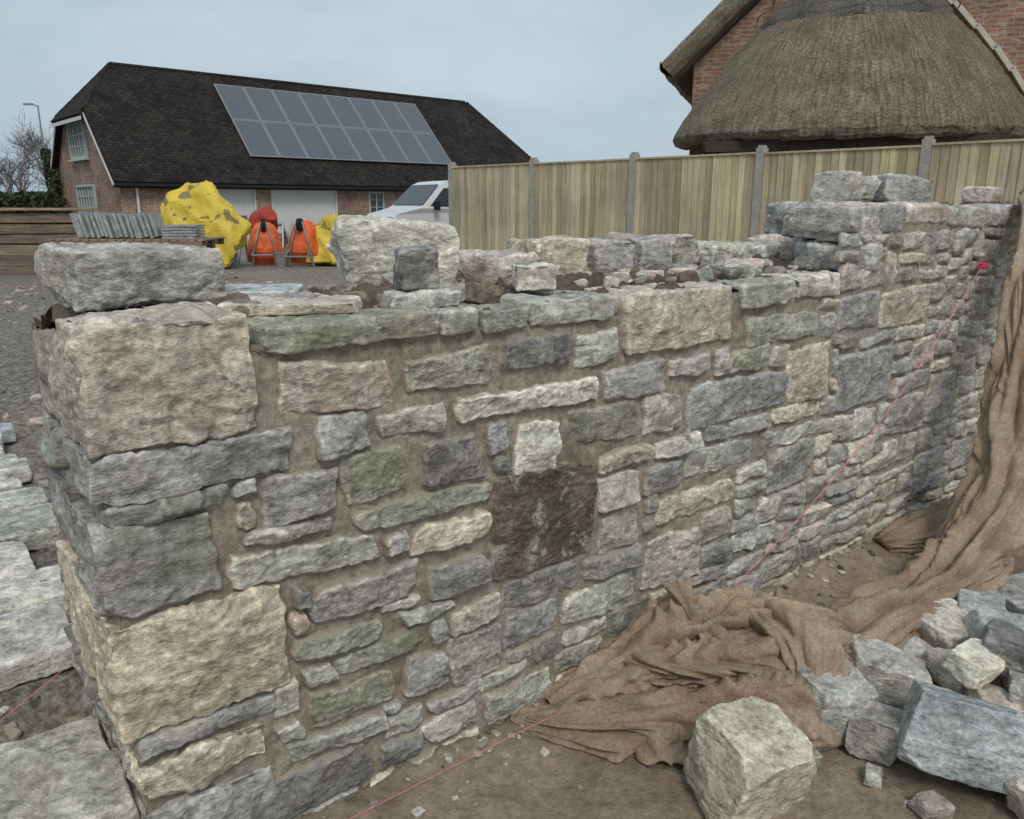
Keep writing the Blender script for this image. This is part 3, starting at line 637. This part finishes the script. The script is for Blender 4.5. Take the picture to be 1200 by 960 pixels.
def mainroof(sign):
    def f(u,v):
        a0=-.6; z0=3.75; a=a0+v*(az-a0); z=z0+v*(apz+.42-z0)
        if sign<0: a=2*az-a
        nx=Vector((-(apz-z0),0,(az-a0))).normalized()
        off=[(-7,.0),(-5,.0),(-3,.0),(-1,.0),(.12,0),(.25,-.04),(.3,-.14),(.3,-.28),(.24,-.38),(.1,-.42),(-1,-.42),(-7,-.42)]
        x=u*(len(off)-1);i=min(int(x),len(off)-2);t_=x-i; o=off[i][0]*(1-t_)+off[i+1][0]*t_; k=off[i][1]*(1-t_)+off[i+1][1]*t_
        p=Hp(a+(nx.x*k if sign>0 else -nx.x*k),o,z+nx.z*k+.4)
        return p,(o+k*1.5,v*6)
    return f
grid('main_thatch_near',66,80,mainroof(1),TH,hm,.03); grid('main_thatch_far',66,80,mainroof(-1),TH,hm,.03)
def eav(u,v):
    o=-7+u*7.28; k=v; a=-.6; nx=Vector((-(apz-3.75),0,(az+.6))).normalized(); return Hp(a-.42*nx.x*k-math.sin(math.pi*v)*.1,o,4.15-.42*nx.z*k-math.sin(math.pi*v)*.03),(o,v*.4)
grid('eave_thatch',80,8,eav,TH,hm,.03)
ca=2.72; HA=2.95;HD=2.3;z0=2.66
def hood(r0,th):
    e=.8; c=math.cos(th);s_=math.sin(th); return math.copysign(abs(c)**e,c)*HA*r0, abs(s_)**e*HD*r0
prof=[(.72,.12),(.86,-.04),(.95,-.10),(1.0,-.05),(1.02,.06),(1.0,.2),(.955,.42),(.875,.75),(.785,1.1),(.685,1.45),(.575,1.8),(.44,2.2),(.29,2.6),(.15,3.0),(.0,3.3)]
def hf(u,v):
    th=math.pi*(1-u)
    x=v*(len(prof)-1);i=min(int(x),len(prof)-2);t_=x-i; r=prof[i][0]*(1-t_)+prof[i+1][0]*t_; z=z0+prof[i][1]*(1-t_)+prof[i+1][1]*t_
    a,o=hood(r,th)
    return Hp(ca+a,o,z),(th*2.2,(z-z0)*1.3)
grid('porch_thatch',170,130,hf,TH,hm,.04,2.5)
def hc(u,v):
    th=math.pi*(1-u); sc_=.12*abs(math.sin(u*math.pi*6))
    zr_=1.98+v*1.45
    if v<.06: rr=.545; zr_=1.90+v*1.3
    else:
        x=zr_; rr=0
        for (r1,z1),(r2,z2) in zip(prof[:-1],prof[1:]):
            if z1<=x<=z2 and z2>1: rr=r1+(r2-r1)*(x-z1)/(z2-z1)
        rr+=.035*(1-v)
    a,o=hood(rr,th); return Hp(ca+a,o+.02,z0+zr_-sc_*(1-v)**2),(th*2,zr_*1.3)
grid('porch_ridge_cap',150,60,hc,TH2,hm,.02,4)
lg=MB()
for rr,zz in ((.52,z0+2.08),(.435,z0+2.34)):
    pv_=None
    for i in range(61):
        th=math.pi*i/60; a,o=hood(rr+.03,th); p=Hp(ca+a,o+.03,zz+.03)
        if pv_: lg.tube(pv_,p,.012,0,5)
        pv_=p
lg.obj('hazel_liggers',mk_plain('hazel',(.2,.17,.13),.9,.2),hm)
fl_=MB()
for (r1,z1),(r2,z2) in zip(prof[4:-1],prof[5:]):
    beam(fl_,Hp(ca+HA*r1+.24,.05,z0+z1-.01),Hp(ca+HA*r2+.24,.05,z0+z2+.03),.10,.08)
fl_.obj('lime_fillet',mk_plain('lime_mortar',(.55,.51,.44),.9,.15,5,0,.01),hm)
DK=mk_plain('dark_oak_and_shade',(.06,.045,.035),.8,.3,6)
pp=MB()
RH=Matrix((hd,ho,Vector((0,0,1)))).transposed()
for a,o in ((.55,1.5),(2.72,1.95),(4.9,1.5)): pp.box(Hp(a,o,1.3),(.16,.16,2.6),RH)
pp.box(Hp(2.72,1.9,2.5),(4.5,.16,.18),RH); pp.box(Hp(.5,.95,2.5),(.16,1.7,.18),RH); pp.box(Hp(4.95,.95,2.5),(.16,1.7,.18),RH); pp.box(Hp(2.72,.9,2.70),(4.7,1.7,.04),RH)  # beams; last box is a dark sheet painting the shade under the thatch
pp.obj('porch_timber_and_shade_board',DK,hm)
# ---------------------------------------------------------------- van
VP=mk_plain('van_paint',(.74,.75,.76),.3,.03,3); TY=mk_plain('tyre_rubber',(.02,.02,.02),.9,.2)
vn=empty('van')
hdv=Vector((-.80,-.60,0)).normalized(); sdv=Vector((hdv.y,-hdv.x,0))
if sdv.y>0: sdv=-sdv
VO=Vector((-1.75,24.6,GZ))
def Vp(x,y,z): return VO+hdv*x+sdv*y+Vector((0,0,z))
prf=[(2.55,.35),(2.62,.6),(2.58,.85),(2.45,1.02),(1.75,1.18),(1.62,1.24),(.95,1.86),(.75,1.94),(.3,1.98),(-2.4,1.98),(-2.55,1.85),(-2.6,1.0),(-2.6,.35)]
def hw(x,z):
    w=.97
    if z>1.15: w-=.17*(z-1.15)/.83
    if x>1.9: w-=.16*((x-1.9)/.7)**2
    if x<-2.4: w-=.03
    return w
vb=MB()
sideR=[Vp(x,hw(x,z),z) for x,z in prf]; sideL=[Vp(x,-hw(x,z),z) for x,z in prf]
for i in range(len(prf)-1): vb.poly([sideL[i],sideR[i],sideR[i+1],sideL[i+1]],0)
for sgn in(1,-1):
    vb.poly([Vp(x,sgn*hw(x,z),z) for x,z in [(2.55,.35),(2.62,.6),(2.58,.85),(2.45,1.02),(1.75,1.18),(-2.6,1.15),(-2.6,.35)]],0)
    vb.poly([Vp(x,sgn*hw(x,z),z) for x,z in [(1.75,1.18),(1.62,1.24),(.95,1.86),(.75,1.94),(.3,1.98),(-2.4,1.98),(-2.55,1.85),(-2.6,1.15)]],0)
vb.obj('body',VP,vn)
vg=MB()
vg.poly([Vp(1.62,y*(hw(1.62,1.26)-.06),1.29) if k==0 else Vp(1.01,y*(hw(.95,1.84)-.06),1.85) for k,y in((0,-1),(0,1),(1,1),(1,-1))],0)
for sgn in (1,-1):
    vg.poly([Vp(x,sgn*(hw(x,z)+.006),z) for x,z in [(1.42,1.24),(.90,1.74),(.05,1.78),(.05,1.2)]],0)
vg.obj('windows',GLASS,vn)
RV=Matrix((hdv,sdv,Vector((0,0,1)))).transposed()
vd=MB()
for x in(1.65,-1.7):
    for sgn in(1,-1): vd.tube(Vp(x,sgn*.99,.33),Vp(x,sgn*.78,.33),.33,0,20)
vd.box(Vp(2.58,0,.48),(.16,1.5,.22),RV); vd.box(Vp(2.60,0,.80),(.05,.9,.10),RV); vd.box(Vp(1.25,1.06,1.25),(.12,.16,.24),RV); vd.box(Vp(1.25,-1.06,1.25),(.12,.16,.24),RV)
vd.obj('wheels_bumper_mirror',TY,vn)
vl=MB()
for sgn in(1,-1): vl.box(Vp(2.47,sgn*.66,.86),(.16,.3,.18),RV)
vl.obj('headlights',mk_plain('headlamp',(.5,.52,.55),.15,.05,5,.5),vn)
# ---------------------------------------------------------------- wheelbarrows, mixer, tarpaulin
ORG=mk_plain('orange_plastic',(.70,.13,.04),.55,.4,7); STL=mk_plain('galvanised_tube',(.3,.3,.3),.4,.1,6,.6)
RED=mk_plain('red_enamel',(.38,.05,.035),.5,.3,5)
YEL,nt_,bs_=newmat('yellow_tarpaulin'); v_=coord(nt_); n_1=tex(nt_,v_,2.2,4,.6)
c_=mix(nt_,rng(nt_,n_1,.35,.65),(.58,.42,.05),(.78,.60,.08)); c_=mix(nt_,M(nt_,'MULTIPLY',rng(nt_,tex(nt_,v_,3.4,1,.5),.62,.64),.75),c_,(.11,.10,.09)); L(nt_,c_,bs_.inputs['Base Color']); bs_.inputs['Roughness'].default_value=.5
def barrow(loc,az,tilt):
    e=empty('wheelbarrow'); R=Matrix.Rotation(az,3,'Z')@Matrix.Rotation(tilt,3,'X'); loc=Vector(loc)
    T=lambda x,y,z: loc+R@Vector((x,y,z))
    m=MB(); secs=[]
    for (dep,w0,w1,l0,l1) in ((0,.46,.35,.0,.92),(.03,.44,.33,.02,.90),(.06,.41,.31,.05,.86),(.16,.36,.26,.12,.76),(.24,.28,.20,.22,.66),(.26,.18,.13,.30,.56)):
        ring=[]
        for i in range(28):
            a=2*math.pi*i/28; cx=math.copysign(abs(math.cos(a))**.55,math.cos(a)); cz=math.copysign(abs(math.sin(a))**.6,math.sin(a))
            zz=(l0+l1)/2+cz*(l1-l0)/2; f=(cz+1)/2; ring.append(T(cx*(w0*(1-f)+w1*f*(.7)),-dep,zz))
        secs.append(ring)
    for a,b in zip(secs[:-1],secs[1:]):
        for i in range(28): j=(i+1)%28; m.poly([a[i],a[j],b[j],b[i]])
    m.poly(secs[-1]); m.obj('tray',ORG,e)
    f=MB()
    for s_ in(-1,1):
        f.tube(T(s_*.30,-.20,-.2),T(s_*.17,-.30,.45),.022); f.tube(T(s_*.17,-.30,.45),T(s_*.05,-.28,.86),.022); f.tube(T(s_*.2,-.28,.3),T(s_*.26,-.52,.12),.018)
    f.tube(T(-.26,-.52,.12),T(.26,-.52,.12),.018); f.obj('frame',STL,e)
    w_=MB(); w_.tube(T(-.04,-.28,.80),T(.04,-.28,.80),.13,0,20); w_.obj('wheel',TY,e)
    return e
barrow((-5.35,17.4,GZ+.02),.25,-.22); barrow((-4.45,17.2,GZ+.05),-.1,-.12)
def lump(name,loc,pts,mat,sd,vox=.04,amp=.06,f=2.2,parent=None):
    bm=bmesh.new()
    for p in pts: bm.verts.new(p)
    r=bmesh.ops.convex_hull(bm,input=bm.verts); bmesh.ops.delete(bm,geom=[g for g in r['geom_interior'] if isinstance(g,bmesh.types.BMVert)],context='VERTS')
    me=bpy.data.meshes.new('t');bm.to_mesh(me);bm.free(); o=bpy.data.objects.new('t',me);COL.objects.link(o)
    md=o.modifiers.new('r','REMESH');md.mode='VOXEL';md.voxel_size=vox
    m2=o.evaluated_get(bpy.context.evaluated_depsgraph_get()).to_mesh(); V=[];s_=Vector((sd,sd*2,sd*3))
    for v in m2.vertices:
        q=v.co; w_=Vector((q.x+q.z*.5,q.y,q.z*.55-q.x*.3))
        r1=1-abs(noise.noise(w_*f+s_))*3; r2=1-abs(noise.noise(w_*f*2.2+s_*2))*3; r3=noise.noise(q*f*.7+s_*3)
        k=r1*amp*.8+r2*amp*.35+r3*amp*1.2-amp*.4
        V.append(tuple(Vector(loc)+q+v.normal*k))
    F=[tuple(p.vertices) for p in m2.polygons]; bpy.data.objects.remove(o)
    return mk(name,V,F,mat,parent,False)
tp=empty('yellow_tarpaulin')
lump('draped_sheet',(-6.35,16.7,GZ),[(-.8,-.4,.55),(.75,-.4,.35),(-.6,.4,.5),(.75,.4,.5),(-.95,0,1.25),(-.6,-.2,1.62),(.1,.2,1.78),(.45,-.2,1.4),(.95,0,.9),(-.35,-.4,.0),(.5,-.4,.05),(0,-.4,.0)],YEL,3,.055,.075,1.6,tp)
lump('folded_sheet',(-3.95,17.3,GZ),[(-.45,-.3,.1),(.4,-.3,.1),(-.4,.3,0),(.4,.3,0),(-.4,0,.85),(.1,0,1.1),(.4,0,.95)],YEL,8,.05,.06,2.0,tp)
mx=empty('cement_mixer'); m=MB(); c=Vector((-5.55,18.0,GZ+.85)); ax=Vector((.5,-.5,.55)).normalized()
for (t0,r0,t1,r1) in ((-.35,.16,-.2,.3),(-.2,.3,.1,.32),(.1,.32,.4,.18)): m.tube(c+ax*t0,c+ax*t1,r0,0,20,r1)
m.obj('drum',RED,mx); m=MB()
for dx in(-.45,.45):
    m.tube(c+Vector((dx,0,0)),Vector((c.x+dx*1.1,17.65,GZ)),.025);m.tube(c+Vector((dx,0,0)),Vector((c.x+dx*1.1,18.35,GZ)),.025)
m.tube(c-Vector((.45,0,0)),c+Vector((.45,0,0)),.03); m.box(c+Vector((-.5,0,.05)),(.25,.3,.3)); m.obj('stand',STL,mx)
def bucket(loc,mat,r=.16,h=.3):
    e=MB(); n_=18; 
    e.tube(loc,Vector(loc)+Vector((0,0,h)),r*.8,0,n_,r,cap=False); e.tube(Vector(loc)+Vector((0,0,h)),Vector(loc)+Vector((0,0,h-.02)),r*1.06,0,n_,r*1.06,cap=False); e.poly([Vector(loc)+Vector((r*.8*math.cos(i*6.283/n_),r*.8*math.sin(i*6.283/n_),.01)) for i in range(n_)])
    return e.obj('builders_bucket',mat)
GREY=mk_plain('grey_plastic',(.22,.22,.21),.6,.2)
for i,(x,y) in enumerate(((-5.85,16.6),(-4.9,17.0))): bucket((x,y,GZ),GREY)
lump('cement_bag_stack',(-4.9,18.5,GZ),[(-.6,-.3,0),(.6,-.3,0),(.6,.3,0),(-.6,.3,0),(-.5,-.3,.6),(.5,-.3,.6),(0,0,.95)],mk_plain('paper_sack',(.4,.36,.31),.8,.2),5,.04,.06,3)
# ---------------------------------------------------------------- timber stack, slabs on a pallet
SLEEP=mk_wood('old_sleeper',(.12,.09,.07),(.27,.21,.17),0)
ts=MB()
for L_ in range(6):
    for k in range(2):
        c=random.uniform(.5,1.3); x0=-12.6+k*2.45+random.uniform(-.05,.05); ts.box((x0+1.2,15.2+random.uniform(-.04,.04),GZ+.09+L_*.19),(2.4,.24,.165),rotz(random.uniform(-.015,.015)),0,(c,c*.95,c*.9),.012)
ts.box((-10.2,15.2,GZ+1.2),(5.1,.36,.05),None,0,(1.7,1.5,1.3),.005)
ts.obj('timber_sleeper_stack',SLEEP)
pl_=MB()
for x in np.arange(-7.3,-4.9,.14): pl_.box((x,13.2,GZ+.74),(.10,1.0,.022),None,0,(1.3,1.2,1.1))
for y in(12.75,13.2,13.65): pl_.box((-6.15,y,GZ+.68),(2.5,.1,.09),None,0,(.9,.8,.7))
for y in(12.8,13.6):
    for x in(-7.2,-6.2,-5.1): pl_.box((x,y,GZ+.31),(.12,.12,.62),None,0,(.8,.7,.6))
for z in (.1,.26,.42,.56): pl_.box((-6.15,12.72,GZ+z),(2.4,.03,.11),None,0,(1.1,1,.9))
pl_.obj('pallet_stack',SLEEP)
SLT=mk_plain('grey_slab',(.33,.345,.345),.7,.35,12,0,.004)
sl_=MB(); x=-7.0
while x<-5.75:
    sl_.box((x,13.1+random.uniform(-.04,.04),GZ+.755+.20+random.uniform(-.015,.025)),(.05,.36,.38),Matrix.Rotation(-.24+random.uniform(-.04,.04),3,'Y')); x+=.078
for k in range(5): sl_.box((-5.35,13.15,GZ+.77+k*.045),(.55,.4,.034),rotz(random.uniform(-.08,.08)))
sl_.obj('stacked_grey_slabs',SLT)
# ---------------------------------------------------------------- vegetation and lamp post at far left
LEAF=mk_leaf()
def leaves(name,samp,n_,sz):
    V=[];F=[]
    for i in range(n_):
        c=samp(); a=Vector([random.gauss(0,1) for _ in range(3)]).normalized(); b=a.orthogonal().normalized()*sz*random.uniform(.6,1.4); d=a.cross(b); k=len(V)
        V+=[tuple(c-b),tuple(c-d*.7),tuple(c+b),tuple(c+d*.7)]; F.append((k,k+1,k+2,k+3))
    return mk(name,V,F,LEAF)
def hsamp():
    while True:
        x=random.uniform(-24,-14.6); y=26+random.uniform(-.5,.5)+(x+15)*-.25; top=1.55+.35+noise.noise(Vector((x*.9,0,0)))*.35+noise.noise(Vector((x*3,0,4)))*.15
        z=GZ+(top-GZ)*random.random()**.6
        if noise.noise(Vector((x*1.3,y,z*1.6)))>-.25: return Vector((x,y,z))
leaves('ivy_hedge',hsamp,14000,.07)
def isamp():
    while True:
        p=random.uniform(5.6,8.1); z=GZ+random.random()*3.4; w_=.4+.7*noise.noise(Vector((0,p*.8,z*.7)))
        if random.random()<w_+ (p-6.4)*.4 and z<GZ+.8+(p-5.6)*1.25: return Bp(-.08-random.random()*.25,p,z)
leaves('climbing_ivy',isamp,3500,.07)
BARK=mk_plain('bark',(.13,.11,.095),.9,.2)
def tree(base,h,sd,spread=.5):
    rs=random.Random(sd); cu=bpy.data.curves.new('bare_tree','CURVE');cu.dimensions='3D';cu.bevel_depth=1;cu.bevel_resolution=0
    def br(p,d,l,r,lev):
        n_=4; pts=[(p.copy(),r)]; q=p.copy();dd=d.copy()
        for i in range(n_):
            dd=(dd+Vector([rs.gauss(0,.12) for _ in range(3)])+Vector((0,0,.05))).normalized(); q=q+dd*l/n_; pts.append((q.copy(),r*(1-.55*(i+1)/n_)))
        sp=cu.splines.new('POLY');sp.points.add(len(pts)-1)
        for a,(c,rr) in zip(sp.points,pts): a.co=(*c,1);a.radius=rr
        if lev<5:
            for k in range(rs.choice((3,4,4)) if lev<4 else 3):
                i=rs.randint(1,n_); c,rr=pts[i]; ax=Vector([rs.gauss(0,1) for _ in range(3)]); nd=(dd+ax*spread).normalized(); nd.z=abs(nd.z)*.8+.1
                br(c,nd.normalized(),l*rs.uniform(.62,.8),max(rr*.62,.009),lev+1)
    br(Vector(base),Vector((0,0,1)),h*.34,h*.018,0)
    cu.materials.append(BARK); o=bpy.data.objects.new('bare_tree',cu);COL.objects.link(o)
tree((-24.3,40,GZ),7.4,4); tree((-26.0,42,GZ),6.8,9); tree((-24.8,46,GZ),7.8,5)
lp=MB(); lp.tube((-22.9,40.5,GZ),(-22.9,40.5,6.2),.05,0,10,.035); lp.tube((-22.9,40.5,6.15),(-23.2,40.5,6.25),.03); lp.box((-23.35,40.5,6.25),(.45,.14,.08)); lp.obj('lamp_post',STL)
def far():
    x=random.uniform(-160,120); y=170+random.uniform(-4,4); z=GZ+random.random()*(3+2.2*noise.noise(Vector((x*.05,0,0)))+1*noise.noise(Vector((x*.3,0,0)))); return Vector((x,y,z))
leaves('distant_trees',far,9000,.7)
# ---------------------------------------------------------------- light
w=bpy.data.worlds.new('World'); sc.world=w; w.use_nodes=True; nt=w.node_tree; bg=nt.nodes['Background']
sk=N(nt,'ShaderNodeTexSky',sky_type='NISHITA'); sk.sun_disc=False; sk.sun_elevation=math.radians(48); sk.sun_rotation=math.radians(170); sk.dust_density=3
v=coord(nt,'Generated',(1,1,2.6)); n1=tex(nt,v,1.7,5,.55,.4); n2=tex(nt,v,5,4,.5,.2)
cl=mix(nt,rng(nt,n1,.32,.68),(3.7,4.9,5.9),(5.9,6.9,7.5)); cl=scl(nt,cl,rng(nt,n2,.3,.7,.95,1.06))
L(nt,mix(nt,.88,sk.outputs[0],cl),bg.inputs[0]); bg.inputs[1].default_value=.1
sl_d=bpy.data.lights.new('sun','SUN'); sl_d.energy=1.5; sl_d.angle=math.radians(18); sl_d.color=(1,.93,.83)
so=bpy.data.objects.new('sun',sl_d); COL.objects.link(so)
dvec=Vector((.13,-.64,.74)); so.rotation_euler=dvec.to_track_quat('Z','Y').to_euler()
# ---------------------------------------------------------------- camera
cd=bpy.data.cameras.new('camera'); cd.lens=27.69; cd.sensor_width=36; cd.clip_end=2000; cd.clip_start=.05
co=bpy.data.objects.new('camera',cd); COL.objects.link(co); co.location=(0,0,1.55); co.rotation_euler=(math.radians(90-14.57),0,0); sc.camera=co
